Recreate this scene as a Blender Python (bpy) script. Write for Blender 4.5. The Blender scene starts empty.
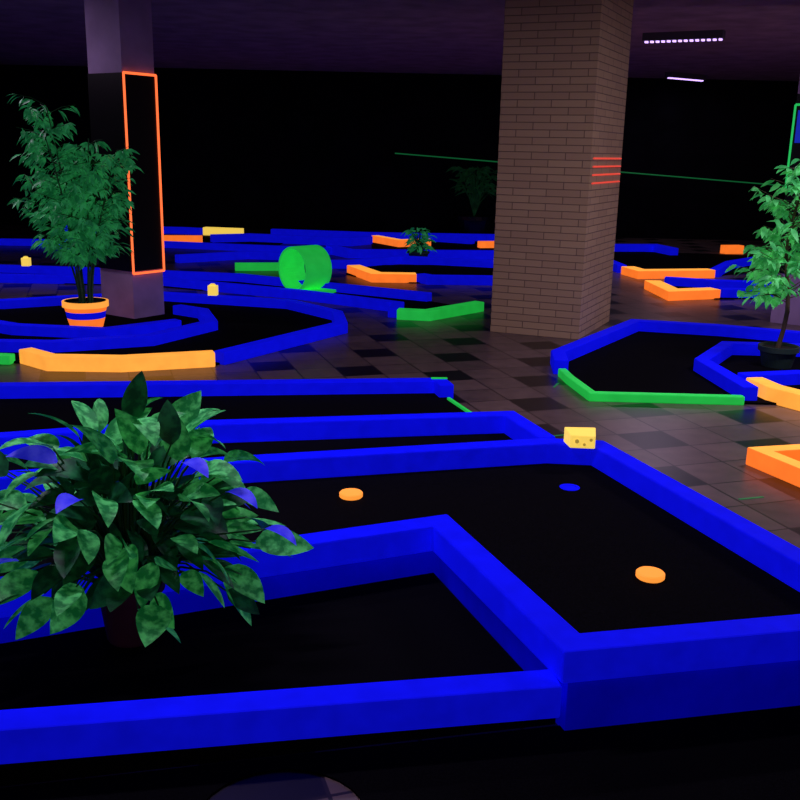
import bpy, bmesh, math, random
from mathutils import Vector, Matrix
random.seed(7)
S=bpy.context.scene
S.view_settings.view_transform='Standard'
S.view_settings.look='None'
S.view_settings.exposure=0; S.view_settings.gamma=1

# ------------------------------------------------------------ camera
f=950.0; pitch=math.radians(14.7); roll=math.radians(1.2)
cam=bpy.data.cameras.new('camera'); co=bpy.data.objects.new('camera',cam); S.collection.objects.link(co)
cam.sensor_width=36; cam.lens=36*f/800; cam.clip_end=200
R=Matrix.Rotation(math.pi/2-pitch,3,'X') @ Matrix.Rotation(roll,3,'Z')
co.matrix_world=Matrix.Translation((0,0,1.6)) @ R.to_4x4()
S.camera=co

# ------------------------------------------------------------ materials
def newmat(name):
    m=bpy.data.materials.new(name); m.use_nodes=True
    nt=m.node_tree; b=nt.nodes['Principled BSDF']
    return m,nt,b
def mat(name,col,rough=.6,emit=None,es=0,spec=.3,noise=0,nscale=8,bump=0):
    m,nt,b=newmat(name)
    b.inputs['Base Color'].default_value=(*col,1); b.inputs['Roughness'].default_value=rough
    b.inputs['Specular IOR Level'].default_value=spec
    if emit: 
        b.inputs['Emission Color'].default_value=(*emit,1); b.inputs['Emission Strength'].default_value=es
    if noise or bump:
        tc=nt.nodes.new('ShaderNodeTexCoord'); n=nt.nodes.new('ShaderNodeTexNoise')
        n.inputs['Scale'].default_value=nscale; n.inputs['Detail'].default_value=6
        nt.links.new(tc.outputs['Object'],n.inputs['Vector'])
        if noise:
            def scaled(c,sock):
                mr=nt.nodes.new('ShaderNodeMapRange'); mr.inputs[3].default_value=1-noise; mr.inputs[4].default_value=1+noise
                mr.inputs[1].default_value=.3; mr.inputs[2].default_value=.7
                nt.links.new(n.outputs['Fac'],mr.inputs[0])
                vm=nt.nodes.new('ShaderNodeVectorMath'); vm.operation='SCALE'; vm.inputs[0].default_value=c
                nt.links.new(mr.outputs[0],vm.inputs['Scale']); nt.links.new(vm.outputs[0],sock)
            scaled(col,b.inputs['Base Color'])
            if emit: scaled(emit,b.inputs['Emission Color'])
        if bump:
            bp=nt.nodes.new('ShaderNodeBump'); bp.inputs['Strength'].default_value=bump; bp.inputs['Distance'].default_value=.01
            nt.links.new(n.outputs['Fac'],bp.inputs['Height']); nt.links.new(bp.outputs[0],b.inputs['Normal'])
    return m
BLUE=mat('blue_fluorescent_paint',(.002,.004,1),.7,(.004,.006,1),.38,spec=.03,noise=.1,nscale=14,bump=.15)
BLUED=mat('shaded_blue_plywood',(.002,.003,.55),.7,(.002,.003,1),.17,spec=.05,noise=.15,nscale=6)  # darker blue for deck sides; shade below the rails is in the colour
ORANGE=mat('orange_fluorescent_paint',(1,.20,.03),.6,(1,.19,.02),.9,spec=.1,noise=.08)
YELLOW=mat('yellow_orange_fluorescent_paint',(1,.42,.05),.6,(1,.38,.05),.95,spec=.1,noise=.08)
YEL2=mat('yellow_fluorescent_paint',(.95,.7,.12),.6,(.95,.65,.10),.85,spec=.1)
GREEN=mat('green_fluorescent_paint',(.03,.75,.10),.5,(.02,.75,.08),.42,spec=.1,noise=.1)
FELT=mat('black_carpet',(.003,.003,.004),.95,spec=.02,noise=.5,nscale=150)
DISC=mat('orange_disc_paint',(1,.28,.04),.5,(1,.32,.04),1.0,spec=.1)
NEON_O=mat('orange_neon_tape',(1,.14,.03),.5,(1,.15,.04),1.4)
NEON_R=mat('red_tape',(.8,.06,.03),.5,(.8,.07,.04),.8)
NEON_G=mat('green_neon_tape',(.03,.6,.1),.5,(.02,.6,.12),.7)
DIMG=mat('dim_green_line',(.02,.2,.05),.5,(.01,.22,.06),.3)
BLACK=mat('black_board',(.003,.003,.004),.35,spec=.2)
NAVY=mat('blue_glow',(.01,.02,.3),.4,(.01,.04,.8),.4)
HOUS=mat('lamp_housing',(.12,.12,.13),.5)
LED=mat('uv_led_tube',(.8,.6,1),.5,(.62,.40,1.0),1.8)

def tile_floor():
    m,nt,b=newmat('dark_grey_floor_tiles')
    N=nt.nodes.new; Lk=nt.links.new
    tc=N('ShaderNodeTexCoord'); mp=N('ShaderNodeMapping'); mp.inputs['Rotation'].default_value=(0,0,math.radians(-18)); 
    s=1/.30; mp.inputs['Scale'].default_value=(s,s,s); mp.inputs['Location'].default_value=(.35,.2,0)
    Lk(tc.outputs['Object'],mp.inputs[0])
    fl=N('ShaderNodeVectorMath'); fl.operation='FLOOR'; Lk(mp.outputs[0],fl.inputs[0])
    fr=N('ShaderNodeVectorMath'); fr.operation='FRACTION'; Lk(mp.outputs[0],fr.inputs[0])
    sp=N('ShaderNodeSeparateXYZ'); Lk(fr.outputs[0],sp.inputs[0])
    def edge(o):
        a=N('ShaderNodeMath'); a.operation='SUBTRACT'; a.inputs[1].default_value=.5; Lk(o,a.inputs[0])
        c=N('ShaderNodeMath'); c.operation='ABSOLUTE'; Lk(a.outputs[0],c.inputs[0]); return c.outputs[0]
    mx=N('ShaderNodeMath'); mx.operation='MAXIMUM'; Lk(edge(sp.outputs[0]),mx.inputs[0]); Lk(edge(sp.outputs[1]),mx.inputs[1])
    gr=N('ShaderNodeMath'); gr.operation='GREATER_THAN'; gr.inputs[1].default_value=.482; Lk(mx.outputs[0],gr.inputs[0])
    si=N('ShaderNodeSeparateXYZ'); Lk(fl.outputs[0],si.inputs[0])
    d=N('ShaderNodeMath'); d.operation='MULTIPLY_ADD'; d.inputs[1].default_value=2; Lk(si.outputs[1],d.inputs[0]); Lk(si.outputs[0],d.inputs[2])
    md=N('ShaderNodeMath'); md.operation='FLOORED_MODULO'; md.inputs[1].default_value=5; Lk(d.outputs[0],md.inputs[0])
    lt=N('ShaderNodeMath'); lt.operation='LESS_THAN'; lt.inputs[1].default_value=.5; Lk(md.outputs[0],lt.inputs[0])
    wn=N('ShaderNodeTexWhiteNoise'); wn.noise_dimensions='3D'; Lk(fl.outputs[0],wn.inputs['Vector'])
    ns=N('ShaderNodeTexNoise'); ns.inputs['Scale'].default_value=9; ns.inputs['Detail'].default_value=8; Lk(tc.outputs['Object'],ns.inputs['Vector'])
    ad=N('ShaderNodeMath'); ad.operation='MULTIPLY_ADD'; ad.inputs[1].default_value=.4; Lk(wn.outputs['Value'],ad.inputs[0]); Lk(ns.outputs['Fac'],ad.inputs[2])
    cr=N('ShaderNodeValToRGB'); Lk(ad.outputs[0],cr.inputs[0])
    cr.color_ramp.elements[0].position=.3; cr.color_ramp.elements[0].color=(.072,.053,.048,1)
    cr.color_ramp.elements[1].position=1; cr.color_ramp.elements[1].color=(.15,.108,.094,1)
    m1=N('ShaderNodeMix'); m1.data_type='RGBA'; Lk(lt.outputs[0],m1.inputs[0]); Lk(cr.outputs[0],m1.inputs[6]); m1.inputs[7].default_value=(.008,.007,.009,1)
    m2=N('ShaderNodeMix'); m2.data_type='RGBA'; Lk(gr.outputs[0],m2.inputs[0]); Lk(m1.outputs[2],m2.inputs[6]); m2.inputs[7].default_value=(.02,.015,.016,1)
    Lk(m2.outputs[2],b.inputs['Base Color']); b.inputs['Roughness'].default_value=.33; b.inputs['Specular IOR Level'].default_value=.3
    return m
FLOOR=tile_floor()
def brick():
    m,nt,b=newmat('slim_brick_cladding')
    N=nt.nodes.new; Lk=nt.links.new
    uv=N('ShaderNodeUVMap'); br=N('ShaderNodeTexBrick'); Lk(uv.outputs[0],br.inputs['Vector'])
    br.inputs['Color1'].default_value=(.54,.39,.19,1); br.inputs['Color2'].default_value=(.47,.33,.165,1); br.inputs['Mortar'].default_value=(.20,.14,.08,1)
    br.inputs['Scale'].default_value=1; br.inputs['Mortar Size'].default_value=.0045; br.inputs['Brick Width'].default_value=.30; br.inputs['Row Height'].default_value=.062
    br.inputs['Mortar Smooth'].default_value=.4
    Lk(br.outputs['Color'],b.inputs['Base Color'])
    bp=N('ShaderNodeBump'); bp.inputs['Strength'].default_value=.5; bp.inputs['Distance'].default_value=.01; bp.invert=True
    Lk(br.outputs['Fac'],bp.inputs['Height']); Lk(bp.outputs[0],b.inputs['Normal'])
    b.inputs['Roughness'].default_value=.75
    return m
BRICK=brick()
def leafmat(name,c1,c2,scale,em,p0=.42,p1=.62):
    m,nt,b=newmat(name); N=nt.nodes.new; Lk=nt.links.new
    tc=N('ShaderNodeTexCoord'); n=N('ShaderNodeTexNoise'); n.inputs['Scale'].default_value=scale; n.inputs['Detail'].default_value=5
    Lk(tc.outputs['Object'],n.inputs['Vector'])
    cr=N('ShaderNodeValToRGB'); Lk(n.outputs['Fac'],cr.inputs[0])
    cr.color_ramp.elements[0].position=p0; cr.color_ramp.elements[0].color=(*c1,1)
    cr.color_ramp.elements[1].position=p1; cr.color_ramp.elements[1].color=(*c2,1)
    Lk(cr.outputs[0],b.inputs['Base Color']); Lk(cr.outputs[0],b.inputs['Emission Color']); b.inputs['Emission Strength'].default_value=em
    b.inputs['Roughness'].default_value=.45; b.inputs['Specular IOR Level'].default_value=.2
    return m
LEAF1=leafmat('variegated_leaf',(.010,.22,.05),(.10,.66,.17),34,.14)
LEAF1D=leafmat('shaded_leaf',(.006,.08,.035),(.02,.22,.07),30,.03)  # darker copy of the leaf; shade inside the plant is in the colour
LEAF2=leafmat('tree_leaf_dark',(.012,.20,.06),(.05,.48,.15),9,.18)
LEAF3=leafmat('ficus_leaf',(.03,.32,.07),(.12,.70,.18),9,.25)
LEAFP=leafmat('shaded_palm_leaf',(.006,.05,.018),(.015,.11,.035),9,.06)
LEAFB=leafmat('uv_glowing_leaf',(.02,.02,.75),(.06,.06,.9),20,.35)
STEM=mat('plant_stem',(.03,.12,.035),.6)
TRUNK=mat('tree_trunk',(.12,.09,.05),.8,noise=.3)
TERRA=mat('terracotta_pot',(.14,.025,.02),.7,noise=.2)
POTDK=mat('dark_green_pot',(.02,.05,.03),.6)
SOIL=mat('potting_soil',(.01,.008,.006),.95)

# ------------------------------------------------------------ helpers
def link(o,parent=None):
    S.collection.objects.link(o)
    if parent: o.parent=parent
    return o
def empty(name,loc=(0,0,0)):
    e=bpy.data.objects.new(name,None); e.empty_display_size=.1; e.location=loc; return link(e)
def meshobj(name,bm,mats,parent=None,smooth=False,bevel=0):
    me=bpy.data.meshes.new(name)
    bmesh.ops.recalc_face_normals(bm,faces=bm.faces[:])
    bm.to_mesh(me); bm.free()
    for m in mats: me.materials.append(m)
    if smooth:
        for p in me.polygons: p.use_smooth=True
    o=bpy.data.objects.new(name,me); link(o,parent)
    if bevel:
        b=o.modifiers.new('bevel','BEVEL'); b.width=bevel; b.segments=2; b.limit_method='ANGLE'
    return o
def offs(pts,d,closed):
    n=len(pts); out=[]
    for i in range(n):
        p=Vector(pts[i]); dirs=[]
        if closed or i>0: dirs.append((p-Vector(pts[i-1])).normalized())
        if closed or i<n-1: dirs.append((Vector(pts[(i+1)%n])-p).normalized())
        ns=[Vector((-q.y,q.x)) for q in dirs]
        nn=sum(ns,Vector((0,0))).normalized()
        k=1/max(.45,nn.dot(ns[0]))
        out.append(p+nn*d*k)
    return out
def beam(name,pts,z0,z1,mats,parent,w=.1,closed=False,bevel=.007,topmat=0):
    a=offs(pts,w/2,closed); b=offs(pts,-w/2,closed); bm=bmesh.new(); rings=[]
    for i in range(len(pts)):
        rings.append([bm.verts.new((a[i].x,a[i].y,z0)),bm.verts.new((b[i].x,b[i].y,z0)),bm.verts.new((b[i].x,b[i].y,z1)),bm.verts.new((a[i].x,a[i].y,z1))])
    n=len(pts)
    for i in range(n if closed else n-1):
        r,s=rings[i],rings[(i+1)%n]
        for k in range(4):
            fc=bm.faces.new((r[k],r[(k+1)%4],s[(k+1)%4],s[k]))
            if k==2: fc.material_index=topmat
    if not closed:
        bm.faces.new(rings[0]); bm.faces.new(rings[-1][::-1])
    return meshobj(name,bm,mats,parent,bevel=bevel)
def slab(name,pts,z0,z1,mtop,mside,parent):
    bm=bmesh.new()
    lo=[bm.verts.new((x,y,z0)) for x,y in pts]; hi=[bm.verts.new((x,y,z1)) for x,y in pts]
    bm.faces.new(hi).material_index=0; bm.faces.new(lo[::-1]).material_index=0
    n=len(pts)
    for i in range(n):
        bm.faces.new((lo[i],lo[(i+1)%n],hi[(i+1)%n],hi[i])).material_index=1
    return meshobj(name,bm,[mtop,mside],parent)
def prism_uv(name,corners,z0,z1,m,parent=None,mtop=None):
    bm=bmesh.new(); uvl=bm.loops.layers.uv.new('UVMap'); n=len(corners); per=0
    for i in range(n):
        p=corners[i]; q=corners[(i+1)%n]; L=math.dist(p,q)
        vs=[bm.verts.new((p[0],p[1],z0)),bm.verts.new((q[0],q[1],z0)),bm.verts.new((q[0],q[1],z1)),bm.verts.new((p[0],p[1],z1))]
        fc=bm.faces.new(vs)
        for lp,uv in zip(fc.loops,[(per,z0),(per+L,z0),(per+L,z1),(per,z1)]): lp[uvl].uv=uv
        per+=L
    top=[bm.verts.new((x,y,z1)) for x,y in corners]; bm.faces.new(top)
    bot=[bm.verts.new((x,y,z0)) for x,y in corners]; bm.faces.new(bot[::-1])
    bmesh.ops.remove_doubles(bm,verts=bm.verts[:],dist=1e-5)
    return meshobj(name,bm,[m],parent)
def box(name,x0,x1,y0,y1,z0,z1,m,parent=None):
    return slab(name,[(x0,y0),(x1,y0),(x1,y1),(x0,y1)],z0,z1,m,m,parent)
def rod(name,p,q,r,m,parent,seg=8):
    p=Vector(p);q=Vector(q);bm=bmesh.new()
    M=Matrix.Translation((p+q)/2)@(q-p).to_track_quat('Z','Y').to_matrix().to_4x4()
    bmesh.ops.create_cone(bm,cap_ends=True,segments=seg,radius1=r,radius2=r,depth=(q-p).length,matrix=M)
    return meshobj(name,bm,[m],parent)
def lathe(name,prof,mats,parent,loc,seg=40,idx=None):
    bm=bmesh.new(); rings=[]
    for r,z in prof:
        rings.append([bm.verts.new((loc[0]+r*math.cos(2*math.pi*k/seg),loc[1]+r*math.sin(2*math.pi*k/seg),loc[2]+z)) for k in range(seg)])
    for i in range(len(rings)-1):
        for k in range(seg):
            fc=bm.faces.new((rings[i][k],rings[i][(k+1)%seg],rings[i+1][(k+1)%seg],rings[i+1][k]))
            if idx: fc.material_index=idx[i]
    bm.faces.new(rings[0][::-1]); fc=bm.faces.new(rings[-1]); 
    if idx: fc.material_index=idx[-1]
    return meshobj(name,bm,mats,parent)

# ------------------------------------------------------------ room
XL,XR,YB,YF,H=-9,12,19.3,-2.5,3.05
WALL=mat('black_painted_wall',(.004,.004,.007),.9,spec=.05,noise=.4,nscale=2)
CEIL=mat('dark_plaster_ceiling',(.38,.26,.33),.9,noise=.25,nscale=3,bump=.4)
box('floor',XL,XR,YF,YB,-.1,0,FLOOR)
box('ceiling',XL,XR,YF,YB,H,H+.1,CEIL)
box('wall_back',XL,XR,YB,YB+.1,0,H,WALL)
box('wall_left',XL-.1,XL,YF,YB,0,H,WALL)
box('wall_right',XR,XR+.1,YF,YB,0,H,WALL)
box('wall_front',XL,XR,YF-.1,YF,0,H,WALL)
# black sheet stands in for floor shade before the near hole; rounded cut-out shows tiles
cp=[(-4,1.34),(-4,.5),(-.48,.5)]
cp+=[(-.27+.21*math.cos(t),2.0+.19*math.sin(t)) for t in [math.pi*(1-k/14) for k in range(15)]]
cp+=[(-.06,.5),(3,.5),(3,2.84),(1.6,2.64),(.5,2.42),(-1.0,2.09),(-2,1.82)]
slab('floor_shade_sheet',cp,0,.006,FELT,FELT,None)

# ------------------------------------------------------------ pillars
bp=empty('brick_pillar',(0,0,0))
cA,cB,cC=(.82,8.65),(1.58,8.34),(2.06,9.34); cD=(1.30,9.65)
prism_uv('brick_shaft',[cA,cB,cC,cD],0,H,BRICK,bp)
nx,ny=.91,-.41
for i,z in enumerate((1.36,1.43,1.50,1.57)):
    rod('red_tape_stripe_%d'%i,(cB[0]+nx*.006+.03,cB[1]+ny*.006+.07,z),(cC[0]+nx*.006-.02,cC[1]+ny*.006-.04,z),.007,NEON_R,bp)

LAV=mat('lavender_plaster',(.40,.28,.48),.8,noise=.15,nscale=4)
lp=empty('plaster_pillar')
pA,pB,pC,pD=(-2.90,9.11),(-2.52,8.85),(-2.31,9.15),(-2.69,9.41)
prism_uv('shaft',[pA,pB,pC,pD],0,H,LAV,lp)
def facepanel(name,p,q,z0,z1,m,parent,th=.012,off=0.0):
    d=Vector((q[0]-p[0],q[1]-p[1])).normalized(); n=Vector((d.y,-d.x))
    P=[(p[0]+n.x*off,p[1]+n.y*off),(q[0]+n.x*off,q[1]+n.y*off),(q[0]+n.x*(off+th),q[1]+n.y*(off+th)),(p[0]+n.x*(off+th),p[1]+n.y*(off+th))]
    return slab(name,P,z0,z1,m,m,parent)
facepanel('black_panel_left',pA,pB,.46,2.22,BLACK,lp)
facepanel('black_panel_right',pB,pC,.46,2.22,BLACK,lp)
def frame(p,q,z0,z1,m,parent,r=.011,off=.02):
    d=Vector((q[0]-p[0],q[1]-p[1])).normalized(); n=Vector((d.y,-d.x))*off
    a=(p[0]+n.x,p[1]+n.y); b=(q[0]+n.x,q[1]+n.y)
    for i,(s,e) in enumerate([((*a,z0),(*b,z0)),((*a,z1),(*b,z1)),((*a,z0),(*a,z1)),((*b,z0),(*b,z1))]):
        rod('neon_frame_%d'%i,s,e,r,m,parent)
frame(pB,pC,.44,2.22,NEON_O,lp)

rp=empty('plaster_pillar')
qA,qB,qC,qD=(3.72,9.5),(4.12,9.25),(4.47,9.6),(4.07,9.9)
prism_uv('shaft',[qA,qB,qC,qD],0,H,LAV,rp)
facepanel('black_panel',qA,qB,.5,2.2,BLACK,rp)
facepanel('blue_glow_panel',(qA[0]+.02,qA[1]-.02),(qB[0],qB[1]-.02),1.75,2.05,NAVY,rp)  # emissive panel stands in for the blue glow inside the frame
frame(qA,qB,1.3,2.1,NEON_G,rp,off=.03)

gl=rod('green_string_line',(-.2,19.1,1.55),(8.6,19.1,1.02),.012,DIMG,None)

# ------------------------------------------------------------ near raised hole
h=empty('raised_mini_golf_hole')
UP=.17; UT=.27
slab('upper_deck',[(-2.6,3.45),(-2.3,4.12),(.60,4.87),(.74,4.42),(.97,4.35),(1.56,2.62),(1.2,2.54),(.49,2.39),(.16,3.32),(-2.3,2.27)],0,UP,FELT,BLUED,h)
slab('lower_deck',[(-2.3,2.27),(.14,3.31),(.47,2.43),(-2.0,1.88)],0.0,.06,FELT,BLACK,h)
beam('outer_rail',[(-2.6,3.47),(-1.65,3.72),(-.7,3.99),(.70,4.36),(.95,4.34),(1.40,3.05),(1.54,2.65),(1.2,2.57),(.5,2.42),(.16,3.32),(-1.24,2.72),(-2.3,2.27)],UP,UT,[BLUE],h)
beam('back_rail',[(-2.3,4.12),(-1.25,4.50),(.58,4.85),(.72,4.42)],UP,UT,[BLUE],h,w=.09)
beam('lower_rail',[(-2.0,1.86),(-1.01,2.14),(.46,2.40)],.07,UP,[BLUE],h)
for i,(x,y) in enumerate([(-.20,3.81),(.89,3.07)]):
    d=empty('orange_bumper_disc')
    lathe('puck',[(.046,0),(.05,.004),(.05,.018),(.046,.022)],[DISC],d,(x,y,UP))
d=empty('golf_cup')
lathe('cup_ring',[(.042,0),(.045,.003),(.03,.004),(.028,.002)],[BLUE],d,(.76,3.98,UP))
bm=bmesh.new()
v=[(-.075,.05),(.075,.05),(.055,-.06),(-.06,-.05)]
lo=[bm.verts.new((.86+x,4.30+y,UT)) for x,y in v]; hi=[bm.verts.new((.86+x,4.30+y,UT+(.075 if y>0 else .062))) for x,y in v]
bm.faces.new(lo[::-1]); bm.faces.new(hi)
for i in range(4): bm.faces.new((lo[i],lo[(i+1)%4],hi[(i+1)%4],hi[i]))
cw=empty('cheese_wedge_block')
meshobj('wedge',bm,[YEL2],cw,bevel=.005)
HOLE=mat('cheese_hole_paint',(.55,.4,.06),.7,(.6,.4,.05),.5)
for (x,z,r) in [(-.03,.035,.010),(.005,.02,.007),(.035,.043,.008)]:
    rod('hole',(.86+x,4.25,UT+z),(.86+x,4.241,UT+z),r,HOLE,cw,14)

# ------------------------------------------------------------ other holes
h=empty('straight_mini_golf_hole')
slab('felt',[(-4.3,5.7),(.27,6.28),(.55,5.35),(.50,4.92),(-2.4,4.2),(-4.3,4.2)],0,.015,FELT,FELT,h)
beam('back_rail',[(-4.3,5.68),(-2.57,5.91),(.27,6.3),(.31,6.14)],.0,.1,[BLUE],h)
beam('green_edge',[(.32,6.08),(.52,5.5)],.0,.03,[GREEN],h,w=.02,bevel=0)
beam('green_tip',[(.21,6.31),(.32,6.32)],.1,.106,[GREEN],h,w=.03,bevel=0)

h=empty('curved_mini_golf_hole')
slab('felt',[(-4.4,6.95),(-2.79,6.94),(-2.55,6.74),(-2.04,6.75),(-1.41,6.99),(-.54,8.44),(-.62,9.03),(-1.15,9.66),(-2.57,10.02),(-3.93,9.4),(-4.6,9.0)],0,.015,FELT,FELT,h)
beam('tee_rail',[(-2.82,6.98),(-2.55,6.76),(-2.04,6.77),(-1.41,7.01)],0,.11,[YELLOW,YEL2],h,w=.11)
beam('outer_rail',[(-1.38,7.05),(-.54,8.44),(-.62,9.03),(-1.15,9.66),(-2.57,10.02),(-3.2,9.75),(-3.93,9.3),(-5.5,9.0)],0,.1,[BLUE],h,w=.11)
beam('planter_rail',[(-5,8.75),(-3.9,8.35),(-3.3,8.0),(-2.5,7.90),(-2.0,8.4)],0,.1,[BLUE],h,w=.11)
beam('inner_rail',[(-4.6,7.35),(-3.4,7.3),(-2.75,7.32),(-2.06,7.66),(-1.70,8.38),(-1.9,8.99),(-2.2,9.2)],0,.1,[BLUE],h,w=.11)
beam('green_rail',[(-4.4,7.02),(-2.9,6.93)],0,.07,[GREEN],h,w=.09)

h=empty('loop_mini_golf_hole')
slab('felt',[(-5.6,12.1),(-3.8,11.94),(-2,11.64),(.3,10.36),(.81,9.86),(.23,9.2),(-.04,9.23),(-.04,9.67),(-1.12,10.38),(-2.89,11.1),(-5.6,11.2)],0,.012,FELT,FELT,h)
beam('back_rail',[(-6.5,12.2),(-5.09,12.03),(-3.80,11.94),(-1.99,11.64),(-.03,10.54),(.30,10.36)],0,.1,[BLUE],h,w=.12)
beam('front_rail',[(-6.5,11.2),(-2.89,11.20),(-1.12,10.38),(-.04,9.67),(-.08,9.3)],0,.1,[BLUE],h,w=.12)
beam('green_rail',[(-.04,9.25),(.25,9.2),(.81,9.84)],0,.1,[GREEN],h,w=.12)
beam('green_board',[(-2.25,12.77),(-1.62,12.9)],0,.1,[GREEN],h,w=.12)
lt=empty('green_loop_tunnel',(-1.13,11.0,.262))
bm=bmesh.new(); seg=48; Ro,Ri,Lh=.26,.235,.19
rings=[[bm.verts.new((r*math.cos(2*math.pi*k/seg),r*math.sin(2*math.pi*k/seg),z)) for k in range(seg)] for r,z in ((Ro,-Lh),(Ro,Lh),(Ri,Lh),(Ri,-Lh))]
for i in range(4):
    a,b=rings[i],rings[(i+1)%4]
    for k in range(seg): bm.faces.new((a[k],a[(k+1)%seg],b[(k+1)%seg],b[k]))
t=meshobj('tube',bm,[GREEN],lt,bevel=.008)
t.rotation_euler=(Vector((-.70,-.71,0))).to_track_quat('Z','Y').to_euler()
slab('ramp',[(-.1,-.26),(.34,-.2),(.42,.02),(-.1,-.02)],-.25,-.22,GREEN,GREEN,lt)

h=empty('far_mini_golf_hole')
slab('felt',[(-5.5,15.9),(-2.2,15.6),(-2.0,17.5),(-5.5,17.9)],0,.012,FELT,FELT,h)
beam('blue_front',[(-6.5,15.4),(-4.0,15.6),(-2.59,15.3),(-.9,15.0)],0,.1,[BLUE],h,w=.13)
beam('blue_side',[(-4.75,16.1),(-4.2,16.3),(-4.75,17.4)],0,.12,[BLUE],h,w=.13)
beam('orange_rail',[(-4.1,16.35),(-3.45,16.46)],0,.12,[ORANGE],h,w=.16)
beam('yellow_rail',[(-3.74,18.05),(-3.0,17.9)],0,.14,[YEL2],h,w=.16)
beam('blue_back',[(-6.5,18.2),(-4.2,18.15),(-3.8,18.05)],0,.12,[BLUE],h,w=.13)
beam('blue_mid',[(-3.3,16.5),(-2.69,16.83),(-.92,16.47),(-.6,16.9)],0,.14,[BLUE],h,w=.16)

h=empty('far_mini_golf_hole')
slab('felt',[(-.5,15.6),(2,15.8),(2.2,17.6),(-.6,17.7)],0,.012,FELT,FELT,h)
beam('orange_rail',[(-.51,17.16),(-.06,16.4),(.45,16.7)],0,.13,[ORANGE,YELLOW],h,w=.14,topmat=1)
beam('blue_rail',[(.47,17.6),(1.25,17.2)],0,.14,[BLUE],h,w=.16)
beam('orange_short',[(1.3,16.5),(1.63,16.6)],0,.12,[ORANGE],h,w=.14)
beam('blue_back',[(-2.5,18.2),(-.6,17.9),(3,18.1)],0,.12,[BLUE],h,w=.13)
beam('blue_front',[(-1.16,15.19),(-.8,14.6),(1.9,14.9)],0,.13,[BLUE],h,w=.15)

h=empty('corner_mini_golf_hole')
slab('felt',[(-.75,12.6),(-.31,11.9),(1.6,11.8),(1.5,14.0),(-.7,13.6)],0,.012,FELT,FELT,h)
beam('orange_rail',[(-.66,12.75),(-.33,11.95),(.17,11.98)],0,.11,[ORANGE,YELLOW],h,w=.19,topmat=1)
beam('blue_back',[(-1.3,13.2),(-.73,13.3),(-.05,14.0),(1.5,13.6)],0,.11,[BLUE],h,w=.14)
beam('blue_front',[(.22,11.98),(.34,11.83),(1.6,11.9)],0,.11,[BLUE],h,w=.14)
beam('blue_long',[(-3.2,13.5),(-2.3,14.2),(-1.2,14.1)],0,.11,[BLUE],h,w=.14)

h=empty('right_mini_golf_hole')
slab('felt',[(3.13,13.2),(4.25,13.1),(5.4,14.2),(5.9,16.2),(3.5,16.5)],0,.012,FELT,FELT,h)
beam('orange_rail',[(3.13,13.27),(3.22,12.86),(4.25,13.12)],0,.11,[ORANGE,YELLOW],h,w=.20,topmat=1)
beam('blue_side',[(4.3,13.15),(4.86,14.2),(5.5,14.9)],0,.11,[BLUE],h,w=.14)
beam('blue_back',[(2.6,16.3),(3.62,16.39),(4.34,16.54),(4.5,15.9)],0,.13,[BLUE],h,w=.15)
beam('blue_left',[(3.08,13.4),(3.0,14.5),(2.7,15.6)],0,.11,[BLUE],h,w=.14)
beam('orange_short',[(5.5,16.5),(5.85,16.6)],0,.14,[ORANGE],h,w=.16)

h=empty('right_mini_golf_hole')
slab('felt',[(3.1,11.7),(3.13,10.95),(5.4,11.3),(5.6,12.3),(3.3,12.2)],0,.012,FELT,FELT,h)
beam('orange_rail',[(3.10,11.79),(3.13,10.95),(3.68,11.15)],0,.11,[ORANGE,YELLOW],h,w=.20,topmat=1)
beam('blue_rail',[(3.35,12.15),(3.9,11.95),(4.6,11.9),(6,12.1)],0,.11,[BLUE],h,w=.14)
beam('blue_front',[(3.74,11.17),(4.75,11.2),(6,11.4)],0,.11,[BLUE],h,w=.14)

h=empty('hexagonal_mini_golf_hole')
slab('felt',[(1.23,7.30),(2.19,8.82),(2.93,8.64),(5,7.9),(5,6.2),(2.4,6.17),(1.27,6.19),(1.2,6.67)],0,.015,FELT,FELT,h)
beam('blue_back',[(1.2,6.95),(1.23,7.30),(2.19,8.82),(2.93,8.64),(3.55,8.37),(5,7.9)],0,.11,[BLUE],h,w=.11)
beam('green_rail',[(1.2,6.9),(1.22,6.65),(1.29,6.19),(2.30,6.17)],0,.06,[GREEN],h,w=.06)
beam('inner_rail',[(2.36,6.22),(2.30,7.11),(2.72,7.80),(3.31,7.78),(5,7.6)],0,.11,[BLUE],h,w=.11)
beam('inner_front',[(2.45,6.66),(2.91,6.78),(5,6.9)],0,.1,[BLUE],h,w=.11)
beam('tee_rail',[(2.49,6.52),(2.54,6.27),(2.9,5.7)],0,.11,[YELLOW,YEL2],h,w=.13)

h=empty('near_right_mini_golf_hole')
slab('felt',[(1.9,4.85),(3,5.1),(3,4.2),(2.15,4.25)],0,.015,FELT,FELT,h)
beam('tee_rail',[(3,5.12),(1.93,4.85),(2.2,4.2),(2.35,3.85)],0,.1,[ORANGE,YELLOW],h,w=.09,topmat=1)

for (x,y) in [(-1.98,9.88),(-4.75,12.0)]:
    e=empty('hole_marker_block')
    s=slab('block',[(x-.045,y-.04),(x+.045,y-.04),(x+.05,y+.04),(x-.05,y+.04)],.1,.2,YEL2,YEL2,e)
    lathe('knob',[(.03,0),(.032,.01),(.02,.02)],[YEL2],e,(x,y,.2),16)
for i,(x,y,a) in enumerate([(1.72,4.35,.3),(.95,5.35,.4),(1.12,6.6,1.2)]):
    c,s_=math.cos(a),math.sin(a)
    slab('green_floor_glint' ,[(x-c*.07,y-s_*.07),(x+c*.07,y+s_*.07),(x+c*.07-s_*.015,y+s_*.07+c*.015),(x-c*.07-s_*.015,y-s_*.07+c*.015)],0,.002,DIMG,DIMG,None)  # green glints on the floor, laid as thin emissive strips

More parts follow.
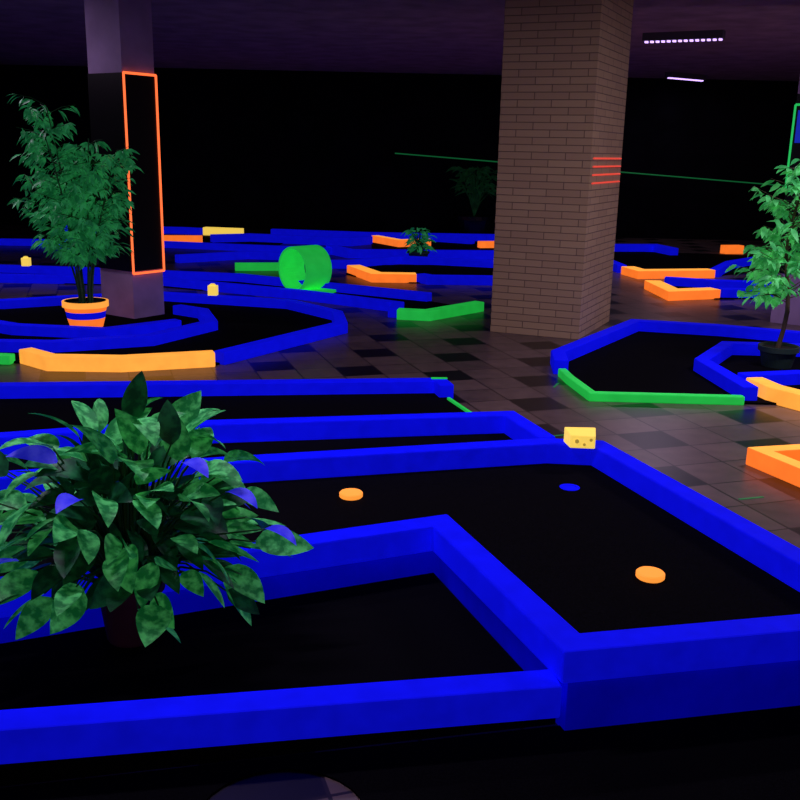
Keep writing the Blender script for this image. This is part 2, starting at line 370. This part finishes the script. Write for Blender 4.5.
# ------------------------------------------------------------ plants
def add_leaf(bm,base,d,length,width,droop,mi=0,segs=6,roll=0,fold=.25,sharp=.8):
    d=Vector(d).normalized(); up=Vector((0,0,1))
    side=d.cross(up)
    if side.length<1e-3: side=Vector((1,0,0))
    side.normalize()
    side=(Matrix.Rotation(roll,3,d)@side); 
    p=Vector(base); prev=None; cur=d.copy(); st=length/segs
    for i in range(segs+1):
        t=i/segs
        w=width*.5*(math.sin(math.pi*min(1,(t**.8)*.95+.05))**sharp)
        if i==segs: w=0
        n=side.cross(cur).normalized()
        if i==0: w=width*.06
        l=bm.verts.new(p-side*w+n*w*fold); c=bm.verts.new(p); r=bm.verts.new(p+side*w+n*w*fold)
        if prev:
            for a,b,cc,dd in ((prev[0],prev[1],c,l),(prev[1],prev[2],r,c)):
                fc=bm.faces.new((a,b,cc,dd)); fc.material_index=mi; fc.smooth=True
        prev=(l,c,r)
        cur=(cur+Vector((0,0,-droop/segs))).normalized(); p=p+cur*st
def tube(bm,pts,r0,r1,mi,seg=5):
    prev=None
    for i,p in enumerate(pts):
        p=Vector(p); q=Vector(pts[min(i+1,len(pts)-1)]); o=Vector(pts[max(i-1,0)])
        d=(q-o).normalized(); M=d.to_track_quat('Z','Y').to_matrix(); r=r0+(r1-r0)*i/(len(pts)-1)
        ring=[bm.verts.new(p+M@Vector((r*math.cos(2*math.pi*k/seg),r*math.sin(2*math.pi*k/seg),0))) for k in range(seg)]
        if prev:
            for k in range(seg):
                fc=bm.faces.new((prev[k],prev[(k+1)%seg],ring[(k+1)%seg],ring[k])); fc.material_index=mi
        prev=ring
def raw(name,bm,mats,parent):
    me=bpy.data.meshes.new(name); bm.to_mesh(me); bm.free()
    for m in mats: me.materials.append(m)
    return link(bpy.data.objects.new(name,me),parent)

# foreground foliage plant
fx,fy,fz=-.85,2.78,.06
pl=empty('potted_dieffenbachia')
lathe('pot',[(.075,0),(.08,.01),(.10,.17),(.11,.17),(.11,.20),(.10,.20),(.095,.18)],[TERRA,SOIL],pl,(fx,fy,fz),40,[0,0,0,0,0,0,1])
bm=bmesh.new()
NL=250
rnd=random.Random(11)
for i in range(NL):
    a=i*2.39996+rnd.uniform(-.3,.3); t=(i+.5)/NL
    th=t**.72*2.0            # angle from the vertical
    rad=rnd.uniform(.62,1.1)
    if i%4==0: rad=rnd.uniform(.3,.6)
    cx,cy,cz=fx,fy,fz+.35
    tip=Vector((cx+.38*rad*math.sin(th)*math.cos(a),cy+.28*rad*math.sin(th)*math.sin(a),cz+.36*rad*math.cos(th)))
    if tip.z<fz+.20: tip.z=fz+.20+rnd.uniform(0,.05)
    b0=Vector((fx+.04*math.cos(a),fy+.04*math.sin(a),fz+.18))
    mid=b0.lerp(tip,.5)+Vector((0,0,.06))
    tube(bm,[b0,mid,mid.lerp(tip,.6)+Vector((0,0,.015)),tip],.005,.0025,1)
    out=Vector((math.sin(th)*math.cos(a),math.sin(th)*math.sin(a),math.cos(th)*.9))
    d=out+Vector((rnd.uniform(-.6,.6),rnd.uniform(-.6,.6),rnd.uniform(-.5,.4)))
    if tip.z<fz+.28: d.z=max(d.z,-.6)
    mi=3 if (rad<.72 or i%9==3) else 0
    if t>.10 and rnd.random()<.05 and rad>.72: mi=2
    L=rnd.uniform(.12,.19)
    if mi==2: L*=.8
    add_leaf(bm,tip,d,L,L*rnd.uniform(.42,.58),rnd.uniform(.5,1.6) if tip.z>fz+.38 else rnd.uniform(.1,.5),mi,8,rnd.uniform(-1,1),.2,.85)
for a,th,rad in [(3.3,.95,1.05),(3.7,1.15,1.05),(5.5,.75,1.1),(5.75,1.05,1.1),(6.1,1.45,1.08),(4.2,1.5,1.1),(4.6,1.0,1.1)]:
    tip=Vector((fx+.42*rad*math.sin(th)*math.cos(a),fy+.30*rad*math.sin(th)*math.sin(a),fz+.36+.36*rad*math.cos(th)))
    b0=Vector((fx,fy,fz+.2)); mid=b0.lerp(tip,.5)+Vector((0,0,.06))
    tube(bm,[b0,mid,tip],.005,.0025,1)
    add_leaf(bm,tip,(math.sin(th)*math.cos(a),-.4,.25),.12,.065,1.0,2,8,rnd.uniform(-.4,.4),.35,.9)
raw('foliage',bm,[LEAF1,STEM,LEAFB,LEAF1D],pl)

# left tree
tx,ty=-2.83,8.42
tr=empty('potted_bamboo_tree')
lathe('pot',[(.13,0),(.14,.01),(.165,.10),(.175,.16),(.185,.2),(.2,.2),(.2,.25),(.18,.25),(.175,.22)],[ORANGE,BLUE,YELLOW,SOIL],tr,(tx,ty,0),40,[0,0,1,0,2,2,2,3,3])
eu=Vector((.35,-.27)).normalized(); ev=Vector((.24,.31)).normalized()
def inpillar(p):
    q=Vector((p.x-pA[0],p.y-pA[1])); 
    return -.12<q.dot(eu)<.58 and -.12<q.dot(ev)<.5
bm=bmesh.new()
for s in range(12):
    a=random.uniform(0,6.28); r=random.uniform(.02,.08); lean=random.uniform(.05,.38)
    topz=random.uniform(1.25,1.98)
    base=Vector((tx+r*math.cos(a),ty+r*math.sin(a),.2))
    ky=.7 if math.sin(a)<0 else .3
    pts=[base+Vector((lean*math.cos(a)*(k/10)**1.6,ky*lean*math.sin(a)*(k/10)**1.6,(topz-.2)*k/10)) for k in range(11)]
    tube(bm,pts,.011,.004,1,6)
    for j in range(26):
        k=random.uniform(.25,1)**.8*10; i0=min(9,int(k)); p=pts[i0].lerp(pts[i0+1],k-i0)
        b=random.uniform(0,6.28); L=random.uniform(.12,.36)*(1.15-.4*k/10)
        e=p+Vector((L*math.cos(b),L*math.sin(b),L*.35))
        if inpillar(e) or inpillar(p): continue
        tube(bm,[p,p.lerp(e,.5)+Vector((0,0,.02)),e],.003,.002,1,4)
        for q in range(9):
            s0=p.lerp(e,random.uniform(.3,1)); c=b+random.uniform(-1.2,1.2)
            add_leaf(bm,s0,(math.cos(c),math.sin(c),random.uniform(-.5,.3)),random.uniform(.08,.14),random.uniform(.026,.042),random.uniform(.4,1.2),0,3,random.uniform(-1,1))
raw('foliage',bm,[LEAF2,STEM],tr)

# right tree
tx,ty=2.97,7.35
tr=empty('potted_ficus_tree')
lathe('pot',[(.10,0),(.11,.01),(.14,.14),(.155,.14),(.155,.18),(.14,.18),(.13,.16)],[POTDK,SOIL],tr,(tx,ty,0),36,[0,0,0,0,0,0,1])
bm=bmesh.new()
tp=[Vector((tx+.03*math.sin(k*.9),ty+.02*math.cos(k),.15+k*.15)) for k in range(10)]
tube(bm,tp,.02,.008,1,8)
for j in range(90):
    k=random.uniform(2.2,9); i0=min(8,int(k)); p=tp[i0].lerp(tp[i0+1],k-i0)
    b=random.uniform(0,6.28); L=random.uniform(.16,.40)*(1.0 if k<7.5 else .75)
    e=p+Vector((L*math.cos(b),L*math.sin(b),L*random.uniform(.1,.7)))
    tube(bm,[p,p.lerp(e,.5)+Vector((0,0,.03)),e],.004,.002,1,4)
    for q in range(10):
        s0=p.lerp(e,random.uniform(.25,1.05)); c=b+random.uniform(-1.5,1.5)
        add_leaf(bm,s0,(math.cos(c),math.sin(c),random.uniform(-.6,.3)),random.uniform(.07,.13),random.uniform(.034,.05),random.uniform(.3,1.0),0,4,random.uniform(-1,1))
raw('foliage',bm,[LEAF3,TRUNK],tr)

def smallplant(x,y,z,h_,sp,n,m,name,ll):
    e=empty(name)
    lathe('pot',[(sp*.28,0),(sp*.36,h_*.25),(sp*.40,h_*.25),(sp*.40,h_*.3),(sp*.34,h_*.3)],[POTDK if m!=LEAFP else BLACK],e,(x,y,z),20)
    bm=bmesh.new()
    for i in range(n):
        a=random.uniform(0,6.28); r=sp*random.uniform(.1,.8)*.5; zz=z+h_*random.uniform(.6,.95)
        if m!=LEAFP: zz=z+h_*random.uniform(.35,.95)
        p=Vector((x+r*math.cos(a),y+r*math.sin(a),zz))
        tube(bm,[(x,y,z+h_*.28),(x+r*.4*math.cos(a),y+r*.4*math.sin(a),z+h_*.28+(zz-z-h_*.28)*.6),p],.005,.003,1,4)
        add_leaf(bm,p,(math.cos(a),math.sin(a),random.uniform(-.3,.6)),ll*random.uniform(.7,1.2),ll*.4,random.uniform(.4,1.2),0,4,random.uniform(-.8,.8))
    raw('foliage',bm,[m,STEM if m!=LEAFP else LEAFP],e)
smallplant(.23,14.25,0,.52,.42,80,LEAF2,'small_potted_plant',.15)
smallplant(1.35,18.6,0,1.4,1.0,90,LEAFP,'potted_palm',.26)

# ------------------------------------------------------------ UV lamps and added fill points
def uvlamp(x,y,ang,L=.95,power=30,z=H-.11):
    e=empty('uv_strip_light')  # shared by the real strips and the unseen added ones
    c,s_=math.cos(ang),math.sin(ang)
    def rect(l,w): return [(x+c*a-s_*b,y+s_*a+c*b) for a,b in ((-l,-w),(l,-w),(l,w),(-l,w))]
    slab('housing',rect(L/2,.08),z+.02,H,HOUS,HOUS,e)
    bm=bmesh.new(); n=14
    for i in range(n):
        a=-L/2+L*(i+.5)/n
        M=Matrix.Translation((x+c*a,y+s_*a,z+.01))@Matrix.Rotation(ang,4,'Z')@Matrix.Diagonal((.034,.05,.02,1))
        bmesh.ops.create_cube(bm,size=1,matrix=M)
    meshobj('leds',bm,[LED],e)
    ld=bpy.data.lights.new('uv_area','AREA'); ld.shape='RECTANGLE'; ld.size=L; ld.size_y=.15; ld.energy=power; ld.color=(.90,.68,1)
    lo=bpy.data.objects.new('uv_area',ld); link(lo,e); lo.location=(x,y,z-.01); lo.rotation_euler=(0,0,ang)
uvlamp(3.32,12.2,-.5,power=24); uvlamp(5.04,18.1,.6,power=5)
uvlamp(-4.5,9.0,0,power=24)  # this and the strips below are unseen, added to light floor and holes
uvlamp(3.4,5.7,.3,power=68,L=1.2); uvlamp(.2,5.0,.2,power=14,L=1.2)
uvlamp(-1.3,3.2,.2,power=42,L=1.2)
uvlamp(6,9.0,.3,power=26)
def pt(x,y,z,e,c,r=.15):  # unseen points added to brighten the ceiling, pillars and rail fronts
    ld=bpy.data.lights.new('fill_point','POINT'); ld.energy=e; ld.color=c; ld.shadow_soft_size=r
    lo=bpy.data.objects.new('fill_light',ld); link(lo); lo.location=(x,y,z)
pt(8,9,.8,55,(.9,.55,.85)); pt(-6.5,6,.8,18,(.6,.35,1)); pt(0,-1,1.4,15,(1,.8,.62))
w=bpy.data.worlds.new('w'); S.world=w; w.use_nodes=True; w.node_tree.nodes['Background'].inputs[0].default_value=(.002,.002,.006,1)
